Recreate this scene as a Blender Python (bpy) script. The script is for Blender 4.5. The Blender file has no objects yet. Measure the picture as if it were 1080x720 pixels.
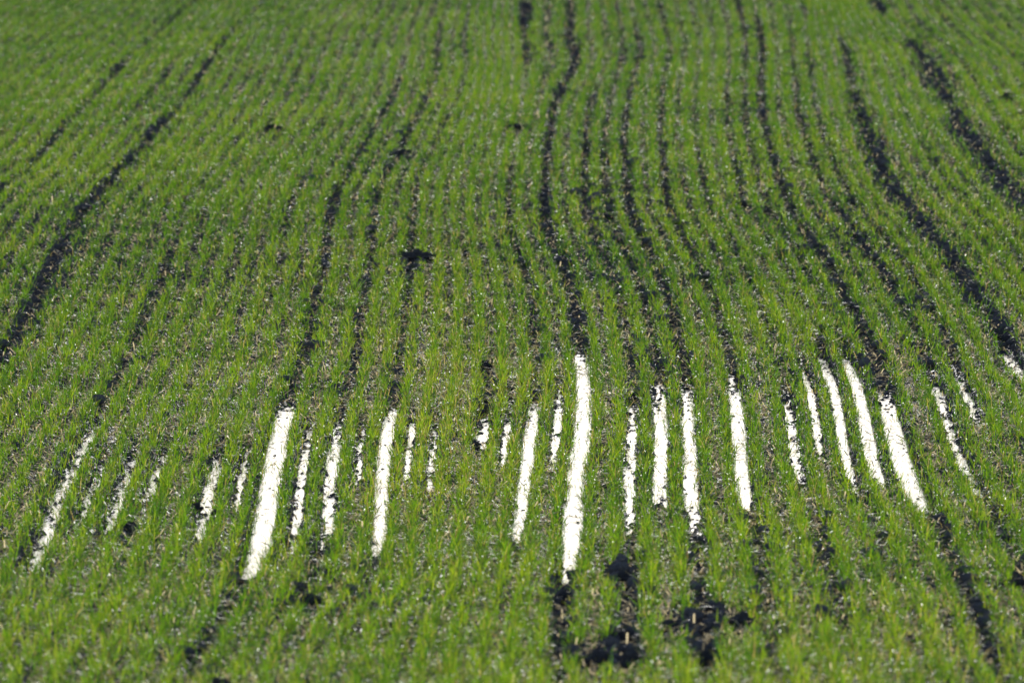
import bpy, math, random
import numpy as np
from mathutils import Vector

# ------------------------------------------------------------------ camera, sky, sun, exposure
SC = bpy.context.scene
COL = SC.collection
F_PX, CAM_H, PITCH = 6000.0, 3.24, math.radians(6.15)
cam = bpy.data.cameras.new("camera")
cam.lens, cam.sensor_width = 200.0, 36.0
cam.clip_start, cam.clip_end = 0.5, 6000.0
cam.dof.use_dof = True
cam.dof.focus_distance = 26.6
cam.dof.aperture_fstop = 4.8
cam_ob = bpy.data.objects.new("camera", cam)
COL.objects.link(cam_ob)
cam_ob.location = (0, 0, CAM_H)
cam_ob.rotation_euler = (math.radians(90) - PITCH, 0, 0)
SC.camera = cam_ob

SUN_EL, SUN_AZ = math.radians(27), math.radians(1)      # azimuth clockwise from +Y: the sun stands ahead of the camera
world = bpy.data.worlds.new("World")
SC.world = world
world.use_nodes = True
wn = world.node_tree.nodes
sky = wn.new("ShaderNodeTexSky")
sky.sky_type = 'NISHITA'
sky.sun_disc = False
sky.sun_elevation = SUN_EL
sky.sun_rotation = SUN_AZ
world.node_tree.links.new(sky.outputs[0], wn["Background"].inputs[0])
wn["Background"].inputs[1].default_value = 0.14
sun = bpy.data.lights.new("sun", 'SUN')
sun.energy = 4.0
sun.angle = math.radians(0.5)
sun.color = (1.0, 0.97, 0.935)
sun_ob = bpy.data.objects.new("sun", sun)
COL.objects.link(sun_ob)
sd = Vector((math.sin(SUN_AZ) * math.cos(SUN_EL), math.cos(SUN_AZ) * math.cos(SUN_EL), math.sin(SUN_EL)))
sun_ob.rotation_euler = sd.to_track_quat('Z', 'Y').to_euler()
sun_ob.location = sd * 60
SC.view_settings.view_transform = 'Standard'
SC.view_settings.look = 'None'
SC.view_settings.exposure = 0.22
SC.view_settings.gamma = 1.0
SC.view_settings.use_curve_mapping = False
SC.render.engine = 'CYCLES'
SC.cycles.max_bounces = 8
SC.cycles.transmission_bounces = 4
SC.cycles.sample_clamp_indirect = 6.0

# ------------------------------------------------------------------ helpers
rng = np.random.default_rng(7)
random.seed(7)


def smooth(a, sigma, axis):
    r = int(3 * sigma + 1)
    k = np.exp(-0.5 * (np.arange(-r, r + 1) / sigma) ** 2)
    k /= k.sum()
    pad = [(0, 0)] * a.ndim
    pad[axis] = (r, r)
    ap = np.pad(a, pad, mode='edge')
    return np.apply_along_axis(lambda v: np.convolve(v, k, mode='valid'), axis, ap)


def vnoise(x, y, seed):
    """value noise, 0..1, any shape"""
    n = 512
    t = np.random.default_rng(seed).random((n, n)).astype(np.float32)
    xi, yi = np.floor(x).astype(int), np.floor(y).astype(int)
    fx, fy = x - xi, y - yi
    fx, fy = fx * fx * (3 - 2 * fx), fy * fy * (3 - 2 * fy)
    x0, x1, y0, y1 = xi % n, (xi + 1) % n, yi % n, (yi + 1) % n
    return (t[x0, y0] * (1 - fx) * (1 - fy) + t[x1, y0] * fx * (1 - fy)
            + t[x0, y1] * (1 - fx) * fy + t[x1, y1] * fx * fy)


def sstep(a, b, x):
    t = np.clip((x - a) / (b - a), 0, 1)
    return t * t * (3 - 2 * t)


def mesh_object(name, verts, faces_idx, nper, mat, attr=None, shade=True, mats=None, mat_index=None):
    """verts (n,3), faces_idx flat loop indices, nper = vertices per face (int)"""
    me = bpy.data.meshes.new(name)
    nv, nl = len(verts), len(faces_idx)
    nf = nl // nper
    me.vertices.add(nv)
    me.vertices.foreach_set("co", np.asarray(verts, np.float32).ravel())
    me.loops.add(nl)
    me.loops.foreach_set("vertex_index", np.asarray(faces_idx, np.int32).ravel())
    me.polygons.add(nf)
    me.polygons.foreach_set("loop_start", np.arange(0, nl, nper, dtype=np.int32))
    me.polygons.foreach_set("loop_total", np.full(nf, nper, np.int32))
    if shade:
        me.polygons.foreach_set("use_smooth", np.ones(nf, bool))
    for m in (mats or [mat]):
        me.materials.append(m)
    if mat_index is not None:
        me.polygons.foreach_set("material_index", mat_index.astype(np.int32))
    me.update(calc_edges=True)
    if attr is not None:
        for an, av in attr.items():
            a = me.attributes.new(an, 'FLOAT_COLOR', 'POINT')
            a.data.foreach_set("color", np.asarray(av, np.float32).ravel())
    me.validate()
    ob = bpy.data.objects.new(name, me)
    COL.objects.link(ob)
    return ob


def tag(o, label, cat=None, group=None, kind=None):
    o["label"] = label
    if cat: o["category"] = cat
    if group: o["group"] = group
    if kind: o["kind"] = kind
    return o


def material(name):
    m = bpy.data.materials.new(name)
    m.use_nodes = True
    nt = m.node_tree
    return m, nt, nt.nodes["Principled BSDF"], nt.nodes["Material Output"]


def mixrgb(nt, fac, a, b, mode='MIX'):
    n = nt.nodes.new("ShaderNodeMix")
    n.data_type = 'RGBA'
    n.blend_type = mode
    for sock, val in ((n.inputs[0], fac), (n.inputs[6], a), (n.inputs[7], b)):
        if hasattr(val, "links"):
            nt.links.new(val, sock)
        elif isinstance(val, (tuple, list)):
            sock.default_value = (*val, 1.0)
        else:
            sock.default_value = val
    return n.outputs[2]


def noise(nt, scale, detail=3, rough=0.55, coords=None):
    n = nt.nodes.new("ShaderNodeTexNoise")
    n.inputs["Scale"].default_value = scale
    n.inputs["Detail"].default_value = detail
    n.inputs["Roughness"].default_value = rough
    if coords is not None:
        nt.links.new(coords, n.inputs["Vector"])
    return n.outputs["Fac"]


def ramp(nt, fac, stops):
    n = nt.nodes.new("ShaderNodeValToRGB")
    e = n.color_ramp.elements
    while len(e) < len(stops): e.new(0.5)
    for el, (p, c) in zip(e, stops):
        el.position = p
        el.color = (*c, 1) if isinstance(c, tuple) else (c, c, c, 1)
    nt.links.new(fac, n.inputs[0])
    return n.outputs[0]


# ------------------------------------------------------------------ lie of the land: a shallow swale, rising beyond the water
TY = np.array([-40, 0, 10, 17, 19, 20.8, 22.5, 24, 29, 31.5, 34.6, 38.5, 42, 46.9, 52, 60, 80, 150, 600, 3000.])
TZ = np.array([1.2, .9, .45, .16, .10, .06, .02, 0, 0, .08, .29, .45, .53, .64, .84, 1.10, 1.7, 2.6, 4, 6.])
YF = np.arange(-40, 160, 0.1)
ZF = smooth(np.interp(YF, TY, TZ), 8, 0)
RIDGE = 0.045


def base_z(Y):
    return np.where(Y < 155, np.interp(Y, YF, ZF), np.interp(Y, TY, TZ)) + RIDGE


def project(X, Y, Z):
    cp, sp = math.cos(PITCH), math.sin(PITCH)
    d = Y * cp - (Z - CAM_H) * sp
    v = Y * sp + (Z - CAM_H) * cp
    return 540 + F_PX * X / d, 360 - F_PX * v / d, d


_yy = np.arange(14, 75, 0.05)
_, _iy, _dd = project(0 * _yy, _yy, base_z(_yy) - 0.02)


def ground_at(py):      # row of the photograph -> distance along the field
    return np.interp(-np.asarray(py, float), -_iy, _yy)


def depth_at(Y):
    return np.interp(Y, _yy, _dd)


# ------------------------------------------------------------------ the drill rows: furrows as surveyed from the photograph
SP = 0.125
FUR = {
 -29: [(212,0),(170,35),(140,60),(100,104),(60,146),(30,185),(0,203)],
 -24: [(285,0),(250,33),(235,50),(222,67),(207,92),(190,117),(150,160),(130,180),(113,200),(90,223),(80,240),(60,275),(40,315),(25,345),(8,375),(0,388)],
 -19: [(318,30),(302,70),(280,115),(262,140),(240,165),(225,185),(197,222),(177,283),(152,345),(128,400),(105,440),(85,475),(60,525),(37,585),(5,655)],
 -12: [(447,0),(435,30),(423,77),(413,110),(398,133),(385,153),(370,180),(354,208),(347,240),(342,285),(330,330),(320,385),(310,410),(300,428),(295,450),(285,500),(275,560),(262,600),(245,640),(225,680),(197,718)],
 -10: [(478,0),(462,40),(462,75),(455,100),(440,130),(428,155),(412,180),(400,205),(394,235),(393,270),(387,307),(383,337),(375,390),(361,440),(352,480),(349,520),(348,547),(343,577),(334,595),(330,625)],
 -8: [(497,0),(495,13),(490,50),(495,73),(488,100),(477,123),(465,143),(457,163),(442,190),(438,213),(437,245),(432,297),(427,340),(422,370),(417,423),(410,440),(405,480),(402,547),(398,580),(392,613),(388,640)],
 -2: [(548,0),(547,30),(550,60),(549,100),(547,133),(540,173),(537,200),(535,233),(548,280),(557,303),(562,327),(563,363),(567,400),(563,427),(557,470),(553,500),(547,537),(543,560),(540,587)],
 0: [(605,0),(607,20),(601,40),(612,60),(610,75),(600,87),(595,97),(585,115),(582,135),(577,160),(575,185),(574,215),(575,243),(587,270),(598,300),(606,327),(609,350),(612,373),(615,407),(615,440),(612,473),(607,497),(605,530),(603,567),(600,593),(593,613),(590,640),(587,660),(583,700)],
 2: [(632,0),(637,20),(643,60),(632,90),(619,120),(617,150),(617,187),(615,213),(620,243),(637,273),(652,307),(658,340),(665,387),(667,413),(667,440),(665,467),(662,497),(662,540),(665,590),(662,630),(661,653),(662,685)],
 3: [(650,3),(653,20),(657,57),(650,90),(638,143),(637,180),(640,222),(655,260),(668,290),(680,330),(688,373),(695,407),(697,440),(697,480),(695,520)],
 4: [(664,0),(667,17),(672,37),(678,57),(670,80),(662,110),(658,150),(662,187),(663,227),(673,243),(685,267),(694,293),(705,317),(718,355),(725,390),(727,430),(729,480),(730,520),(735,557),(737,590),(740,627),(745,647),(747,690)],
 6: [(695,5),(700,33),(708,50),(703,77),(697,107),(697,150),(700,187),(705,227),(727,267),(745,300),(753,327),(763,357),(770,387),(775,417),(778,447),(780,473),(782,500),(785,527),(792,550),(800,580),(803,603),(807,637),(815,690)],
 8: [(740,43),(733,110),(733,147),(740,180),(745,217),(772,265),(795,310),(823,383),(835,440),(838,470),(842,490),(850,520),(860,543),(868,585),(873,607),(884,630),(892,655)],
 10: [(766,40),(767,80),(767,120),(768,147),(777,187),(783,215),(808,255),(835,300),(858,345),(880,407),(884,427),(888,457),(894,490),(902,512),(917,547),(930,590)],
 11: [(777,2),(782,20),(788,37),(787,57),(785,87),(785,133),(792,163),(798,187),(807,220),(830,260),(855,300),(877,345),(893,380),(907,413),(917,470),(923,500),(936,540)],
 12: [(795,0),(800,37),(805,57),(803,87),(803,113),(808,143),(817,173),(827,207),(835,230),(843,243),(860,263),(880,293),(893,323),(910,347),(918,370),(927,390),(933,413),(940,440),(950,473),(954,487),(967,520),(980,540),(993,567),(1003,600),(1017,630),(1033,657),(1040,687),(1043,710)],
 14: [(827,10),(835,40),(837,77),(838,110),(843,133),(852,160),(862,187),(873,217),(887,233),(897,243),(913,265),(930,292),(950,335),(963,350),(977,383),(987,407),(1000,450),(1013,483),(1030,513),(1046,548),(1075,605)],
 15: [(853,7),(852,37),(855,63),(863,110),(870,150),(900,213),(945,265),(970,300),(990,340),(1006,372),(1017,407),(1037,445)],
 18: [(868,0),(878,25),(893,60),(897,97),(905,123),(917,150),(927,180),(940,203),(960,230),(980,250),(1000,270),(1017,300),(1037,330),(1053,347),(1067,383),(1078,405)],
 24: [(918,0),(927,20),(960,50),(973,67),(987,90),(1003,123),(1020,153),(1043,177),(1067,203),(1080,217)],
 26: [(957,0),(967,27),(997,50),(1022,73),(1037,100),(1050,127),(1073,160)],
 28: [(975,0),(1003,33),(1040,67),(1060,100),(1078,130)],
}
U = np.arange(-56, 57)
YG = np.arange(14, 66, 0.1)
dG = depth_at(YG)
dev = np.full((len(U), len(YG)), np.nan)
for u, pts in FUR.items():
    py = np.array([p[1] for p in pts], float)
    Yp = ground_at(py)
    Xp = (np.array([p[0] for p in pts], float) - 540) * depth_at(Yp) / F_PX
    o = np.argsort(Yp)
    Yp, Xp = Yp[o], Xp[o]
    v = np.interp(YG, Yp, Xp) - u * SP
    v[(YG < Yp[0] - .05) | (YG > Yp[-1] + .05)] = np.nan
    dev[u - U[0]] = v
XG = np.zeros_like(dev)
for j in range(len(YG)):
    ok = ~np.isnan(dev[:, j])
    if ok.sum() < 3:
        XG[:, j] = np.nan
    else:
        XG[:, j] = np.interp(U, U[ok], dev[ok, j])
for i in range(len(U)):
    ok = ~np.isnan(XG[i])
    XG[i] = np.interp(YG, YG[ok], XG[i, ok])
XG = smooth(smooth(XG, 3.0, 1), 0.6, 0) + U[:, None] * SP
XG = np.maximum.accumulate(XG + 0.0, axis=0)


def grid_sample(G, u, Y):
    """bilinear lookup of a (U, YG) table"""
    a = np.clip(u - U[0], 0, len(U) - 1.001)
    b = np.clip((Y - YG[0]) / 0.1, 0, len(YG) - 1.001)
    i, j = a.astype(int), b.astype(int)
    fa, fb = a - i, b - j
    return (G[i, j] * (1 - fa) * (1 - fb) + G[i + 1, j] * fa * (1 - fb)
            + G[i, j + 1] * (1 - fa) * fb + G[i + 1, j + 1] * fa * fb)


def nearest_sample(G, u, Y):
    i = np.clip(np.round(u - U[0]).astype(int), 0, len(U) - 1)
    b = np.clip((Y - YG[0]) / 0.1, 0, len(YG) - 1.001)
    j = b.astype(int)
    fb = b - j
    return G[i, j] * (1 - fb) + G[i, j + 1] * fb


# bare stretches of furrow: index, photo rows from..to, bareness, half width (m)
BARE = [
 (-29,-10,215,.85,.08), (-26,80,132,.6,.045), (-24,-10,130,.8,.075), (-24,120,390,1.05,.115),
 (-19,110,240,.5,.05), (-19,265,450,.62,.05), (-14,200,320,.35,.04), (-14,185,235,.55,.05),
 (-12,60,200,.7,.05), (-12,195,245,1,.06), (-12,245,430,.75,.05), (-12,595,720,.85,.06),
 (-10,30,240,.65,.05), (-10,240,460,.6,.045), (-10,570,650,.9,.05), (-8,0,110,.75,.05), (-8,110,245,.65,.05),
 (-8,245,430,.75,.05), (-8,570,650,.85,.05), (-4,370,440,.9,.055), (-2,0,35,1,.085), (-2,35,70,.6,.05), (-2,170,240,.75,.05), (-2,240,425,.65,.045),
 (-2,560,600,.7,.045), (0,0,85,.9,.055), (0,80,370,1.05,.078), (0,595,675,.95,.07), (0,675,720,.6,.05),
 (2,10,100,.5,.045), (2,90,260,.75,.055), (2,260,440,.55,.045), (2,550,620,.7,.05), (2,615,705,.9,.06),
 (3,0,230,.55,.045), (3,230,420,.6,.045), (4,20,430,.85,.055), (4,540,715,.95,.07), (6,0,60,.6,.045), (6,60,240,.75,.05),
 (6,240,420,.75,.05), (6,530,650,.8,.055), (6,650,720,.5,.05), (8,100,230,.5,.04), (8,240,420,.4,.04), (8,540,670,.75,.05), (10,60,220,.55,.04),
 (10,220,390,.4,.04), (10,510,600,.55,.045), (11,0,90,.7,.05), (11,90,230,.55,.045), (11,230,390,.5,.045),
 (12,20,240,.95,.062), (12,240,430,1,.068), (12,530,720,.95,.07), (14,20,80,.5,.04), (14,80,240,.75,.05),
 (14,240,400,.65,.05), (14,520,620,.75,.05), (15,0,20,.9,.06), (15,40,220,.55,.045), (15,220,400,.55,.045),
 (18,40,110,.9,.12), (18,100,390,1.05,.155), (24,0,20,1,.16), (24,45,110,1.05,.19), (24,100,240,1.05,.185), (26,0,170,.65,.05),
 (28,0,160,.75,.065), (30,30,120,.55,.05), (21,150,330,.5,.05), (-34,20,120,.35,.05),
]
bare = np.zeros_like(XG)
bhw = np.full_like(XG, 0.03)
for u, y0, y1, s, hw in BARE:
    Ya, Yb = ground_at(y1), ground_at(y0)
    w = sstep(Ya - .35, Ya + .35, YG) * (1 - sstep(Yb - .35, Yb + .35, YG)) * s
    r = u - U[0]
    bhw[r] = np.where(w > bare[r], hw, bhw[r])
    bare[r] = np.maximum(bare[r], w)
bhw = smooth(bhw, 2.5, 1)

# standing water: furrow index, photo rows from..to, half width (m), brokenness 0..1, label
PUD = [
 (0,368,600,.050,.10,"longest bright water strip, wide and white down the middle of the field"),
 (-12,424,600,.050,.10,"widest white puddle on the left, tapering to a broken end near the black furrow"),
 (12,412,536,.048,.08,"bright slanting puddle running into the long black furrow at lower right"),
 (11,372,506,.034,.15,"slim white puddle slanting just left of the bright one on the right"),
 (-2,424,566,.036,.20,"narrow white puddle immediately left of the longest water strip, cut off by dark clods"),
 (-8,428,578,.040,.15,"straight narrow white puddle standing alone left of the yellowish wheat"),
 (-10,440,575,.036,.6,"broken speckled water strip second to the left of the straight narrow puddle"),
 (-11,455,572,.026,.60,"thin speckled water strip right beside the widest left puddle"),
 (-9,450,514,.026,.75,"faint sliver of water close to the left of the straight narrow puddle"),
 (-7,440,506,.026,.55,"short thin water sliver close to the right of the straight narrow puddle"),
 (-6,446,516,.028,.6,"short glinting water sliver bordering the yellowish thin wheat"),
 (-4,438,468,.046,.30,"small stubby puddle with a black clod at its lower end"),
 (-3,434,485,.022,.40,"short white water streak between the stubby puddle and the narrow one"),
 (-1,408,486,.026,.55,"thin water streak between the longest strip and the narrow puddle on its left"),
 (2,425,556,.034,.65,"broken water strip, first furrow with water right of the longest strip"),
 (3,405,530,.036,.5,"pale water strip, second furrow with water right of the longest strip"),
 (4,405,552,.038,.45,"white water strip above the black furrow that ends at the row of clods"),
 (6,398,530,.038,.20,"clean white water strip standing alone right of centre"),
 (8,412,510,.032,.75,"patchy water glints in the furrow right of the clean lone strip"),
 (9,390,480,.028,.55,"short thin puddle between the patchy glints and the slanting puddles on the right"),
 (10,368,514,.028,.30,"narrow slanting water strip left of the slim white one on the right"),
 (14,388,524,.034,.8,"mostly drained water patches right of the bright slanting puddle"),
 (15,382,444,.034,.8,"small patches of water beneath the broad black furrow on the right"),
 (18,366,436,.060,.15,"puddle at the lower end of the broad black furrow at the right edge"),
 (-14,474,568,.038,.75,"broken puddle left of the widest white puddle, with a small dark clod in it"),
 (-13,474,530,.024,.8,"faint thread of water hugging the widest white puddle"),
 (-16,472,532,.030,.8,"faint water glints beside a small dark clod in the left wheat"),
 (-17,474,566,.034,.9,"speckled water strip above the dark clod in the left wheat"),
 (-18,482,546,.030,.8,"faint speckled thread of water beside the leftmost long strip"),
 (-19,436,598,.042,.75,"leftmost long water strip, broken and slanting towards the left edge"),
]
wet = np.zeros_like(XG)
whw = np.full_like(XG, .03)
wbr = np.zeros_like(XG)
for u, y0, y1, hw, br, _ in PUD:
    Ya, Yb = ground_at(y1), ground_at(y0)
    r = u - U[0]
    w = sstep(Ya - .7, Ya + 1.1, YG) * (1 - sstep(Yb - 1.1, Yb + .7, YG))
    wet[r], whw[r], wbr[r] = w, hw * (.85 if br > .5 else 1.06), br
poolY = sstep(20.5, 22.0, YG) * (1 - sstep(30, 31.5, YG))


# ------------------------------------------------------------------ materials
def soil_material(name, tint=1.0, gloss=0.10, wet_attr=False):
    m, nt, b, out = material(name)
    geo = nt.nodes.new("ShaderNodeNewGeometry")
    P_ = geo.outputs["Position"]
    n1 = noise(nt, 9, 4, .6, P_)
    n2 = noise(nt, 90, 3, .6, P_)
    c1 = ramp(nt, n1, [(.3, (.020 * tint, .019 * tint, .021 * tint)), (.7, (.038 * tint, .035 * tint, .036 * tint))])
    c2 = mixrgb(nt, ramp(nt, n2, [(.56, 0.0), (.76, 0.7)]), c1, (.080 * tint, .068 * tint, .055 * tint))
    nt.links.new(c2, b.inputs["Base Color"])
    b.inputs["Roughness"].default_value = 0.42
    b.inputs["Diffuse Roughness"].default_value = 1.0
    # only scattered wet facets shine; the crumbly rest is matt
    th = nt.nodes.new("ShaderNodeMath"); th.operation = 'GREATER_THAN'
    nt.links.new(noise(nt, 62, 2, .5, P_), th.inputs[0])
    th.inputs[1].default_value = .5 + .25 * (1 - gloss)
    if wet_attr:
        at = nt.nodes.new("ShaderNodeAttribute"); at.attribute_name = "wetness"
        sub = nt.nodes.new("ShaderNodeMath"); sub.operation = 'MULTIPLY_ADD'
        nt.links.new(at.outputs["Fac"], sub.inputs[0])
        sub.inputs[1].default_value = -.145
        sub.inputs[2].default_value = .5 + .25 * (1 - gloss)
        nt.links.new(sub.outputs[0], th.inputs[1])
    mul = nt.nodes.new("ShaderNodeMath"); mul.operation = 'MULTIPLY_ADD'
    nt.links.new(th.outputs[0], mul.inputs[0])
    mul.inputs[1].default_value = .34
    mul.inputs[2].default_value = 0.0
    nt.links.new(mul.outputs[0], b.inputs["Specular IOR Level"])
    bp = nt.nodes.new("ShaderNodeBump")
    bp.inputs["Strength"].default_value = 0.8
    bp.inputs["Distance"].default_value = 0.012
    nt.links.new(noise(nt, 70, 5, .65, P_), bp.inputs["Height"])
    nt.links.new(bp.outputs[0], b.inputs["Normal"])
    return m


M_SOIL = soil_material("soil", 3.0, .05, True)
M_CRUMB = soil_material("crumb_earth", 3.8, .16)
M_CLOD = soil_material("clod_earth", 2.2, 0.15)

M_WATER, nt, b, out = material("muddy_water")
b.inputs["Base Color"].default_value = (.05, .05, .045, 1)
b.inputs["Roughness"].default_value = 0.197
b.inputs["IOR"].default_value = 1.33
geo = nt.nodes.new("ShaderNodeNewGeometry")
bp = nt.nodes.new("ShaderNodeBump")
bp.inputs["Strength"].default_value = 0.55
bp.inputs["Distance"].default_value = 0.005
mpg = nt.nodes.new("ShaderNodeMapping")
mpg.inputs["Scale"].default_value = (1.0, .35, 1.0)
nt.links.new(geo.outputs["Position"], mpg.inputs["Vector"])
nt.links.new(noise(nt, 30, 2, .5, mpg.outputs[0]), bp.inputs["Height"])
nt.links.new(ramp(nt, noise(nt, 14, 3, .6, mpg.outputs[0]), [(.36, .150), (.60, .205)]), b.inputs["Roughness"])
nt.links.new(bp.outputs[0], b.inputs["Normal"])

# wheat leaf: attribute "leaf" = (random per leaf, position along the leaf, yellowness, random 2)
M_LEAF, nt, b, out = material("wheat_leaf")
at = nt.nodes.new("ShaderNodeAttribute")
at.attribute_name = "leaf"
sep = nt.nodes.new("ShaderNodeSeparateColor")
nt.links.new(at.outputs["Color"], sep.inputs[0])
green = ramp(nt, sep.outputs[0], [(0.0, (.017, .050, .013)), (.5, (.042, .094, .014)), (1.0, (.092, .140, .014))])
dry = ramp(nt, sep.outputs[0], [(0.0, (.50, .33, .06)), (.5, (.56, .45, .17)), (1.0, (.42, .27, .08))])
base = mixrgb(nt, sep.outputs[2], green, dry)
nt.links.new(base, b.inputs["Base Color"])
b.inputs["Roughness"].default_value = 0.40
b.inputs["Specular IOR Level"].default_value = 0.24
tr = nt.nodes.new("ShaderNodeBsdfTranslucent")
tgreen = ramp(nt, sep.outputs[0], [(0.0, (.06, .18, .012)), (.5, (.18, .36, .012)), (1.0, (.43, .52, .018))])
tcol = mixrgb(nt, sep.outputs[2], tgreen, (.55, .40, .12))
nt.links.new(tcol, tr.inputs["Color"])
mx = nt.nodes.new("ShaderNodeMixShader")
mx.inputs[0].default_value = 0.57
nt.links.new(b.outputs[0], mx.inputs[1])
nt.links.new(tr.outputs[0], mx.inputs[2])
nt.links.new(mx.outputs[0], out.inputs[0])

M_STRAW, nt, b, out = material("straw")
at = nt.nodes.new("ShaderNodeAttribute")
at.attribute_name = "leaf"
sep = nt.nodes.new("ShaderNodeSeparateColor")
nt.links.new(at.outputs["Color"], sep.inputs[0])
nt.links.new(ramp(nt, sep.outputs[0], [(0, (.36, .26, .12)), (.5, (.62, .50, .28)), (1, (.78, .69, .47))]), b.inputs["Base Color"])
b.inputs["Roughness"].default_value = 0.7
b.inputs["Specular IOR Level"].default_value = 0.06
tr = nt.nodes.new("ShaderNodeBsdfTranslucent")
tr.inputs["Color"].default_value = (.85, .70, .40, 1)
mx = nt.nodes.new("ShaderNodeMixShader")
mx.inputs[0].default_value = 0.5
nt.links.new(b.outputs[0], mx.inputs[1])
nt.links.new(tr.outputs[0], mx.inputs[2])
nt.links.new(mx.outputs[0], out.inputs[0])


# ------------------------------------------------------------------ ground sheet
def ground_height(X, Y, fine=True):
    """X, Y flat arrays -> z, bareness, wetness, signed distance to the furrow (m), furrow number"""
    b = np.clip((Y - YG[0]) / 0.1, 0, len(YG) - 1.001)
    u = np.zeros_like(X)
    order = np.argsort(b, kind='stable')
    jb = np.round(b[order]).astype(int)
    cuts = np.searchsorted(jb, np.arange(len(YG) + 1))
    for j in range(len(YG)):
        s = order[cuts[j]:cuts[j + 1]]
        if len(s):
            row = XG[:, j]
            v = np.interp(X[s], row, U)
            lo, hi = X[s] < row[0], X[s] > row[-1]
            v[lo] = U[0] + (X[s][lo] - row[0]) / SP
            v[hi] = U[-1] + (X[s][hi] - row[-1]) / SP
            u[s] = v
    k = np.round(u)
    dl = (u - k) * SP
    B = nearest_sample(bare, k, Y)
    HW = nearest_sample(bhw, k, Y)
    W = nearest_sample(wet, k, Y)
    WW = nearest_sample(whw, k, Y)
    BR = nearest_sample(wbr, k, Y)
    z = base_z(Y)
    z -= .015 * (1 + np.cos(2 * np.pi * (u - k)))
    # broad bare furrows also lower their neighbours
    z -= B * .018 * np.exp(-(dl / np.maximum(HW, .02)) ** 2)
    n1 = vnoise(X * 22, Y * 22, 1) - .5
    n2 = vnoise(X * 55, Y * 40, 2) - .5
    n3 = vnoise(X * 5, Y * 3, 3) - .5
    rough = .6 + .8 * B
    z += (.020 * n1 + .014 * n2) * rough + .02 * n3
    # standing water
    inpool = nearest_sample(np.repeat(poolY[None], len(U), 0), k, Y)
    floor_z = .008 + .012 * (vnoise(X * 30, Y * 18, 4))
    z = np.where(inpool > .5, np.maximum(z, floor_z), z)
    wv = WW * (.6 + .4 * W) * (.58 + .5 * vnoise(X * 0 + k * 7.3, Y * 4, 5) + .4 * vnoise(X * 24, Y * 14, 9) + .25 * vnoise(X * 60, Y * 30, 10))
    shape = 1 - (dl / wv) ** 2
    tgt = -.022 * np.clip(shape, -1.5, 1) + (.02 + BR + 1.1 * (1 - W)) * (.055 * (vnoise(X * 62, Y * 15, 6) - .36) + .03 * (vnoise(X * 95, Y * 22, 7) - .45)) + .016 * n2 + (.016 + .03 * BR) * np.maximum(vnoise(X * 50 + 9, Y * 9, 8) - .6, 0) + .012 * n1
    WB = sstep(0, .35, W)
    z = np.where((shape > -1.5) & (W > 0.01), z * (1 - WB) + np.minimum(z, tgt) * WB, z)
    return z, B, W, dl, k


def lines(lo, hi, step, far):
    core = np.arange(lo, hi + step / 2, step)
    out_p, v, s = [], hi, step
    while v < far:
        s *= 1.35
        v += s
        out_p.append(v)
    out_n, v, s = [], lo, step
    while v > -far:
        s *= 1.35
        v -= s
        out_n.append(v)
    return np.array(out_n[::-1] + list(core) + out_p)


gx = lines(-5.4, 5.4, .0135, 2500)
gy_core = np.concatenate([np.arange(17.5, 34, .032), np.arange(34, 44, .045), np.arange(44, 56, .06)])
gy_far = [56.0]
s = .06
while gy_far[-1] < 3000:
    s *= 1.3
    gy_far.append(gy_far[-1] + s)
gy_near = [17.5]
s = .032
while gy_near[-1] > -60:
    s *= 1.3
    gy_near.append(gy_near[-1] - s)
gy = np.concatenate([np.array(gy_near[1:][::-1]), gy_core, np.array(gy_far[0:])])
gy = np.unique(gy)
GX, GY = np.meshgrid(gx, gy)
fx, fy = GX.ravel(), GY.ravel()
gz, gB, gW, gdl, gk = ground_height(fx, fy)
outside = (np.abs(fx) > 9) | (fy < 14.5) | (fy > 64)
gz = np.where(outside, base_z(fy) - .015, gz)
nx, ny = len(gx), len(gy)
ii = (np.arange(ny - 1)[:, None] * nx + np.arange(nx - 1)[None]).ravel()
quads = np.stack([ii, ii + 1, ii + 1 + nx, ii + nx], 1)
pw = np.interp(fy, YG, smooth(poolY, 11, 0)) * sstep(.2, .75, vnoise(fx * 2.2, fy * 1.1, 71) * .6 + vnoise(fx * 9, fy * 4, 72) * .4) * (np.abs(fx) < 9) * (1 - .6 * gB)
wl = np.clip(smooth(wet, 9, 1) * 1.8, 0, 1)
pw = np.clip(np.maximum(pw, nearest_sample(wl, gk, fy) * (np.abs(fx) < 9) * (.75 + .6 * vnoise(fx * 9, fy * 5, 73)) * (np.abs(gdl) < .05)), 0, 1.3)
ground = mesh_object("ground", np.stack([fx, fy, gz], 1), quads.ravel(), 4, M_SOIL, attr={"wetness": np.stack([pw, pw, pw, pw * 0 + 1], 1)})
tag(ground, "dark bare ploughland soil with drill furrows running away up the slope", kind="structure")

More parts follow.
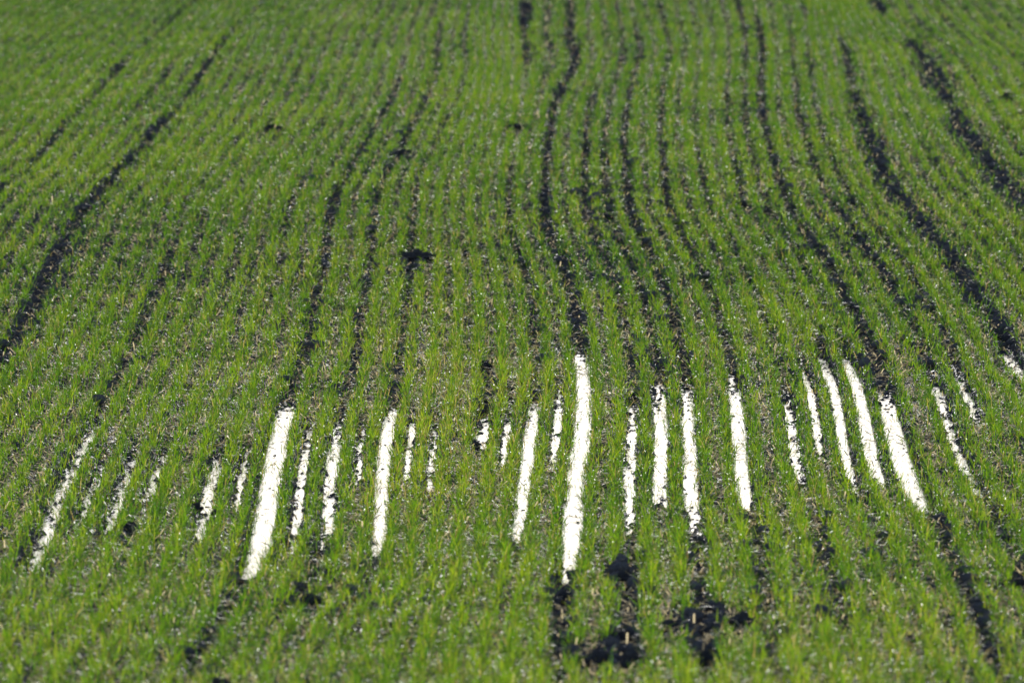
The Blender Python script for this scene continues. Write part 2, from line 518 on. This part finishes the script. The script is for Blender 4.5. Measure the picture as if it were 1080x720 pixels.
# ------------------------------------------------------------------ puddles, one in each flooded furrow
for u, y0, y1, hw, br, label in PUD:
    Ya, Yb = ground_at(y1) - .7, ground_at(y0) + .7
    ys = np.arange(Ya, Yb, .06)
    xc = grid_sample(XG, np.full_like(ys, u), ys)
    half = min(.075, hw * 1.5)
    n = len(ys)
    ends = np.clip(np.minimum(ys - Ya, Yb - ys) / .3, .15, 1)
    prof = [(-1, 0), (-.5, 0), (0, 0), (.5, 0), (1, 0), (.8, -.03), (-.8, -.03)]
    V = np.array([[xc[i] + a * half * ends[i], ys[i], dz] for i in range(n) for a, dz in prof])
    m = len(prof)
    Fc = []
    for i in range(n - 1):
        for j in range(m):
            a, c = i * m + j, i * m + (j + 1) % m
            Fc += [a, c, c + m, a + m]
    ob = mesh_object("puddle", V - np.array([xc[n // 2], ys[n // 2], 0]), Fc, 4, M_WATER, shade=False)
    ob.location = (xc[n // 2], ys[n // 2], 0)
    tag(ob, label, "puddle", "puddles standing in the furrows")

# ------------------------------------------------------------------ clods (photo column, row, width px, height px, label)
CLODS = [
 (440,266,36,9,"broad black earth clod lying across the rows left of centre"),
 (492,262,9,6,"small dark clod just right of the broad black one"),
 (288,133,14,5,"dark clod on its own in the far left wheat"),
 (137,551,16,12,"black round clod among the thick wheat at lower left"),
 (206,523,11,9,"small dark clod beside the broken puddle in the left wheat"),
 (228,538,7,6,"tiny dark clod sitting in the broken left puddle"),
 (500,464,12,10,"dark clod at the lower end of the small stubby puddle"),
 (1052,344,20,16,"tall lumpy clod above the puddle at the right edge"),
 (908,341,15,10,"dark clod in the furrow above the bright slanting puddle"),
 (896,244,15,7,"flat dark clod in the wheat right of the slanting black furrow"),
 (912,265,11,6,"flat dark clod a step below another flat one on the right"),
 (541,405,8,7,"little round clod left of the furrow above the narrow puddle"),
 (592,612,26,13,"large black clod just below the end of the longest water strip"),
 (655,598,24,12,"rough black clod in the wheat below the broken central water strip"),
 (707,650,20,9,"left end clod of the dark line across the rows at the bottom"),
 (741,647,30,14,"largest clod of the dark line across the rows at the bottom"),
 (783,643,26,12,"right end clod of the dark line across the rows at the bottom"),
 (661,656,22,15,"upright clod in the furrow above the low dark ridge at the bottom"),
 (667,684,24,15,"thick clod at the right end of the low dark ridge at the bottom"),
 (630,685,32,9,"long flat clod forming the low dark ridge at the bottom"),
 (594,701,14,10,"small clod left of the low dark ridge at the bottom edge"),
 (747,680,17,18,"stout clod in the black furrow below the dark line of clods"),
 (960,589,10,7,"small clod alone in dense wheat left of the lower right furrow"),
 (960,666,10,11,"dark upright clod in blurred wheat near the bottom right"),
 (235,711,18,12,"dark clod in the furrow at the bottom left edge"),
 (332,592,13,12,"dark clod closing the lower end of the broken speckled strip"),
 (329,626,12,12,"clod in the bare furrow a little below the broken speckled strip"),
 (511,381,11,11,"clod in the short bare stretch above the stubby puddle"),
 (545,131,22,6,"thin dark clod lying across the far rows at upper middle"),
 (832,163,6,6,"tiny clod in the far wheat right of the curved black furrow"),
 (781,212,12,8,"flat clod in the far wheat, first of a scattered pair"),
 (807,218,10,8,"flat clod in the far wheat, second of a scattered pair"),
 (895,211,8,8,"small clod in far wheat left of the broad black furrow"),
 (1060,100,11,9,"blurred dark clod high up near the right edge"),
 (638,223,12,7,"clod beside the wiggly black furrow in the upper middle"),
 (427,156,10,12,"blurred clod in a far furrow left of upper middle"),
 (845,276,9,6,"small clod in the slanting furrow above the slim puddle"),
 (930,291,8,6,"small clod in the wheat beneath the pair of flat ones"),
 (1072,604,14,12,"dark clod at the lower right edge of the field"),
]


def clod_mesh(name, w, h, depth, seed):
    """one broken clod: several jagged lumps pressed together"""
    import bmesh
    r = np.random.default_rng(seed)
    bm = bmesh.new()
    nl = int(np.clip(3 + w / .03, 3, 7))
    for i in range(nl):
        tmp = bmesh.new()
        bmesh.ops.create_icosphere(tmp, subdivisions=3, radius=1.0)
        co = np.array([v.co[:] for v in tmp.verts])
        o = r.uniform(0, 40, 3)
        d = 1 + .75 * (vnoise(co[:, 0] * 1.6 + o[0], co[:, 1] * 1.6 + co[:, 2] * 2.3 + o[1], seed + 50) - .5)
        d += .5 * (vnoise(co[:, 0] * 4 + co[:, 2] * 3 + o[0], co[:, 1] * 4 + o[2], seed + 51) - .5)
        d += .22 * (vnoise(co[:, 0] * 10 + co[:, 2] * 9 + o[1], co[:, 1] * 10, seed + 52) - .5)
        co = co * d[:, None]
        f = (i + .5) / nl - .5
        sc = r.uniform(.55, 1.0) * (1 - 1.1 * abs(f))
        co *= np.array([w / nl * 1.25, depth * .38 * sc + .01, h * .52 * sc])
        co += np.array([f * w, r.uniform(-.25, .25) * depth, h * .45 * sc])
        for v, c in zip(tmp.verts, co): v.co = c
        me = bpy.data.meshes.new("lump")
        tmp.to_mesh(me); tmp.free()
        bm.from_mesh(me)
        bpy.data.meshes.remove(me)
    me = bpy.data.meshes.new(name)
    bm.to_mesh(me)
    bm.free()
    me.materials.append(M_CLOD)
    ob = bpy.data.objects.new(name, me)
    COL.objects.link(ob)
    return ob


# trodden bare patches: photo column, row, half width px, half height px, slope (row per column)
PATCH = [(745,648,62,7,-.05),(630,685,48,7,-.22),(664,660,16,12,0),(747,676,15,24,0),(668,690,20,10,0),(594,612,20,9,0),(655,599,26,8,-.1),
         (590,655,14,40,0),(660,645,12,22,0)]
patch_g = []
for px, py, hw, hh, sl in PATCH:
    Yn, Yf2 = float(ground_at(py + hh + 10)), float(ground_at(py - hh))
    Yc = (Yn + Yf2) / 2
    d = float(depth_at(Yc))
    dYdpy = (Yf2 - Yn) / (2 * hh + 10)
    patch_g.append(((px - 540) * d / F_PX, Yc, hw * d / F_PX, (Yf2 - Yn) / 2, -sl * dYdpy * F_PX / d))


def in_patch(X, Y):
    m = np.zeros(len(X), bool)
    edge = .12 + .9 * vnoise(X * 16, Y * 9, 61)
    for cx, cy, a_, b_, sl in patch_g:
        m |= ((X - cx) / a_) ** 2 + ((Y - cy - sl * (X - cx)) / b_) ** 2 < edge
    return m


clod_pos = []
for i, (px, py, pw, ph, label) in enumerate(CLODS):
    lift = .018 if py < 590 else .034
    Y = float(ground_at(py + ph * .5))
    d = float(depth_at(Y))
    Y = float(ground_at(py + ph * .5 + lift * F_PX / d))
    d = float(depth_at(Y))
    X = (px - 540) * d / F_PX
    w, h = pw * d / F_PX * (1.1 if py < 590 else 1.45), ph * d / F_PX * .8 + lift
    z = float(ground_height(np.array([X]), np.array([Y]))[0][0])
    ob = clod_mesh("earth_clod", w, h, max(w * .5, h), 11 + i)
    ob.location = (X, Y, z)
    clod_pos.append((X, Y, w))
    tag(ob, label, "clod", "earth clods lying on the field")

# ------------------------------------------------------------------ young wheat
def in_view(X, Y, margin):
    return np.abs(X) < 540 * depth_at(Y) / F_PX + margin


rowsP = []
for k in range(-56, 56):
    n = int((57 - 17.6) / .0062)
    Y = 17.6 + (np.arange(n) + rng.random(n)) * .0062
    uu = k + .5 + rng.normal(0, np.interp(Y, [19, 25, 36], [.22, .178, .175]), n)
    X = grid_sample(XG, uu, Y)
    keep = in_view(X, Y, 1.6)
    core = in_view(X, Y, .3)
    keep &= core | (rng.random(n) < .55)
    # patchy emergence
    dens = .62 + .75 * (vnoise(X * 1.1, Y * .5, 21) - .3) * .6 + .35 * (vnoise(X * 6 + k * 3, Y * 2.2, 22) - .4)
    dens *= np.interp(Y, [18, 22, 25, 38, 56], [1.3, 1.2, 1.0, 1.05, 1.05])
    keep &= rng.random(n) < dens
    for kk in (k, k + 1, k - 1, k + 2):
        if kk < U[0] or kk > U[-1]: continue
        ka = np.full(n, float(kk))
        B = nearest_sample(bare, ka, Y)
        HW = nearest_sample(bhw, ka, Y)
        W = nearest_sample(wet, ka, Y)
        WW = nearest_sample(whw, ka, Y)
        dist = np.abs(uu - kk) * SP
        hole = B * (.30 + .70 * vnoise(Y * 1.7, ka * 9.7, 23) + .62 * vnoise(Y * 5.1, ka * 5.7, 29))
        keep &= ~((hole > .63) & (rng.random(n) < .9) & (dist < HW * np.where(B < .9, .70, .93) * np.interp(Y, [21, 23.5, 26, 36], [.62, .7, .78, .74]) * (.5 + .8 * vnoise(Y * 6, ka * 3.3, 24))))
        keep &= ~((W > .4) & (rng.random(n) > .04 + .7 * nearest_sample(wbr, ka, Y)) & (dist < WW * (.3 + .8 * vnoise(Y * 9, ka * 4.1 + np.sign(uu - kk) * 1.7, 33))))
    for cx, cy, cw in clod_pos:
        keep &= ~((np.abs(X - cx) < cw * .48) & (Y < cy + cw * .4) & (Y > cy - .10 - cw * .7))
    keep &= ~in_patch(X, Y)
    rowsP.append(np.stack([X[keep], Y[keep], uu[keep]], 1))
P = np.concatenate(rowsP)
# a few stray seedlings between rows
n = 45000
Ys = rng.uniform(18, 56, n)
Xs = rng.uniform(-1, 1, n) * (540 * depth_at(Ys) / F_PX + .5)
zs, Bs, Ws, _, _ = ground_height(Xs, Ys)
ok = (Bs < .55) & (Ws < .2) & ~in_patch(Xs, Ys)
P = np.concatenate([P, np.stack([Xs[ok], Ys[ok], np.zeros(ok.sum())], 1)])
PZ = ground_height(P[:, 0], P[:, 1])[0]
print("plants", len(P))

nb = rng.choice([2, 3, 4, 5], len(P), p=[.18, .37, .3, .15])
pid = np.repeat(np.arange(len(P)), nb)
N = len(pid)
vig = .78 + .5 * vnoise(P[:, 0] * 1.3, P[:, 1] * .6, 25)                         # vigour patches
vig *= rng.uniform(.8, 1.2, len(P))
length = rng.uniform(.036, .086, N) * vig[pid]
width = rng.uniform(.0023, .0039, N)
az = rng.uniform(0, 2 * np.pi, N)
tilt0 = np.abs(rng.normal(.30, .26, N))
bend = rng.gamma(2.0, .28, N)
old = rng.random(N) < .22                                                         # old lower leaves lie flat
bend = np.where(old, bend + .9, bend)
length = np.where(old, length * .75, length)
for cx, cy, cw in clod_pos:                                                       # stunted seedlings in front of the clods
    f = ((np.abs(P[:, 0] - cx) < cw * .5) & (P[:, 1] < cy) & (P[:, 1] > cy - .6 - cw))[pid]
    length = np.where(f, length * .55, length)
# thinner, yellower wheat in the middle left of the hollow and in poor patches
px_, py_, _ = project(P[:, 0], P[:, 1], PZ)
poor = np.exp(-(((px_ - 470) / 95) ** 2 + ((py_ - 440) / 95) ** 2)) * .8 + .25 * sstep(.6, .85, vnoise(P[:, 0] * .9 + 3, P[:, 1] * .45, 26)) * np.interp(P[:, 1], [30, 42], [1, .2])
yel = rng.random(N) < (.03 + .10 * poor[pid] + .22 * old)
tipy = rng.random(N) < (.16 + .25 * poor[pid])
SEG = 3
ts = np.linspace(0, 1, SEG + 1)
rnd = np.clip(rng.normal(.40, .27, N) + .35 * (vnoise(P[:, 0] * 2, P[:, 1], 27) - .5)[pid] + .2 * poor[pid] + np.interp(P[:, 1], [18, 22, 30, 42, 50], [.06, .04, 0, -.12, -.22])[pid], 0, 1)
rnd2 = rng.random(N)
pos = np.stack([P[pid, 0] + rng.normal(0, .005, N), P[pid, 1] + rng.normal(0, .005, N), PZ[pid] - .006], 1)
tw = rng.normal(0, .9, N)
V, A = [], []
cur = pos.copy()
for si, t in enumerate(ts):
    ang = tilt0 + bend * t ** 1.3 * 1.5
    if si:
        am = tilt0 + bend * ((t + ts[si - 1]) / 2) ** 1.3 * 1.5
        st = (length / SEG)[:, None]
        cur = cur + st * np.stack([np.sin(am) * np.cos(az), np.sin(am) * np.sin(az), np.cos(am)], 1)
        cur[:, 2] = np.maximum(cur[:, 2], pos[:, 2] + .008)
    side_az = az + np.pi / 2 + tw * t
    wprof = [.7, 1.0, .8, .08][si]
    sx = np.stack([np.cos(side_az), np.sin(side_az), .15 * np.sin(tw * 3)], 1) * (width * wprof / 2)[:, None]
    V += [cur - sx, cur + sx]
    yv = np.clip(np.where(yel, .9, 0) + np.where(tipy, sstep(.55, 1.0, t) * .8, 0), 0, 1)
    a = np.stack([rnd, np.full(N, t), yv, rnd2], 1)
    A += [a, a]
V = np.stack(V, 1)
A = np.stack(A, 1)
nvb = 2 * (SEG + 1)
q = []
for si in range(SEG):
    q += [[2 * si, 2 * si + 1, 2 * si + 3, 2 * si + 2]]
q = np.array(q)
FI = (np.arange(N)[:, None, None] * nvb + q[None]).ravel()
wheat = mesh_object("young_wheat", V.reshape(-1, 3), FI, 4, M_LEAF, attr={"leaf": A.reshape(-1, 4)})
tag(wheat, "young green winter wheat seedlings growing in drilled rows over the whole field", kind="stuff")

# ------------------------------------------------------------------ straw litter between the rows
n = 420000
Y = 17.8 + 38 * rng.random(n) ** 1.15
X = rng.uniform(-1, 1, n) * (540 * depth_at(Y) / F_PX + .8)
z, B, W, dl, k = ground_height(X, Y)
clump = vnoise(X * 3, Y * 1.6, 31)
pyy = project(X, Y, z)[1]
near = np.exp(-((pyy - 450) / 170) ** 2)
keep = rng.random(n) < np.clip((.42 + .6 * near) * (.35 + 1.1 * clump) * (1 - .22 * B) * np.exp(-(dl / .032) ** 2) * np.where(W > .3, .10, 1), 0, 1)
X, Y, z, W = X[keep], Y[keep], z[keep], W[keep]
z = np.maximum(z, np.where(W > .2, .001, -1))
n = len(X)
L = rng.gamma(3, .0065, n) + .007
wd = rng.uniform(.0025, .0065, n)
a = rng.uniform(0, 2 * np.pi, n)
el = np.abs(rng.normal(0, .4, n))
dirv = np.stack([np.cos(a) * np.cos(el), np.sin(a) * np.cos(el), np.sin(el)], 1)
sid = np.stack([-np.sin(a), np.cos(a), 0 * a], 1)
up = np.array([0, 0, 1.0])
c = np.stack([X, Y, z + .005 + L * .5 * np.sin(el) + np.where(W > .2, 0, .014) * rng.random(n) ** 1.5], 1)
V = []
for s_ in (-.5, .5):
    for da, db in ((-.5, 0), (0, .5), (.5, 0)):
        V.append(c + dirv * (L * s_)[:, None] + sid * (wd * da)[:, None] + up * (wd * db)[:, None])
V = np.stack(V, 1)
q = np.array([[0, 1, 4, 3], [1, 2, 5, 4]])
FI = (np.arange(n)[:, None, None] * 6 + q[None]).ravel()
r_ = rng.random(n)
A = np.repeat(np.stack([r_, r_, r_, r_], 1)[:, None], 6, 1)
straw = mesh_object("straw_litter", V.reshape(-1, 3), FI, 4, M_STRAW, attr={"leaf": A.reshape(-1, 4)}, shade=False)
tag(straw, "pale bits of old straw strewn over the soil between the wheat rows", kind="stuff")

# ------------------------------------------------------------------ soil crumbs in the bare furrows
t = (1 + 5 ** .5) / 2
ICO = np.array([(-1, t, 0), (1, t, 0), (-1, -t, 0), (1, -t, 0), (0, -1, t), (0, 1, t), (0, -1, -t), (0, 1, -t), (t, 0, -1), (t, 0, 1), (-t, 0, -1), (-t, 0, 1)])
ICO /= np.linalg.norm(ICO[0])
IF = np.array([(0, 11, 5), (0, 5, 1), (0, 1, 7), (0, 7, 10), (0, 10, 11), (1, 5, 9), (5, 11, 4), (11, 10, 2), (10, 7, 6), (7, 1, 8),
               (3, 9, 4), (3, 4, 2), (3, 2, 6), (3, 6, 8), (3, 8, 9), (4, 9, 5), (2, 4, 11), (6, 2, 10), (8, 6, 7), (9, 8, 1)])
n = 170000
Y = 17.8 + 38 * rng.random(n)
X = rng.uniform(-1, 1, n) * (540 * depth_at(Y) / F_PX + .8)
z, B, W, dl, k = ground_height(X, Y)
keep = rng.random(n) < np.clip(.12 + .8 * B - .105 * (W > .5) + .45 * in_patch(X, Y), 0.012, 1)
X, Y, z = X[keep], Y[keep], z[keep]
n = len(X)
z = np.where(W[keep] > .3, np.maximum(z, -.004), z)
R = np.minimum(rng.gamma(2.0, .0046, n) + .003, .036)
R = np.where((W[keep] > .3), np.minimum(R, .008), R)
R = np.where(B[keep] < .4, np.minimum(R, .013), R)
jit = 1 + rng.uniform(-.35, .35, (n, 12))
rot = rng.uniform(0, 6.28, n)
v = ICO[None] * jit[..., None] * R[:, None, None] * np.array([1.25, 1.0, .85])
cr, sr = np.cos(rot)[:, None], np.sin(rot)[:, None]
v = np.stack([v[..., 0] * cr - v[..., 1] * sr, v[..., 0] * sr + v[..., 1] * cr, v[..., 2]], -1)
v += np.stack([X, Y, z + R * .35], 1)[:, None]
FI = (np.arange(n)[:, None, None] * 12 + IF[None]).ravel()
crumbs = mesh_object("soil_crumbs", v.reshape(-1, 3), FI, 3, M_CRUMB, shade=False)
tag(crumbs, "black crumbs and small lumps of soil lying in the bare furrows", kind="stuff")
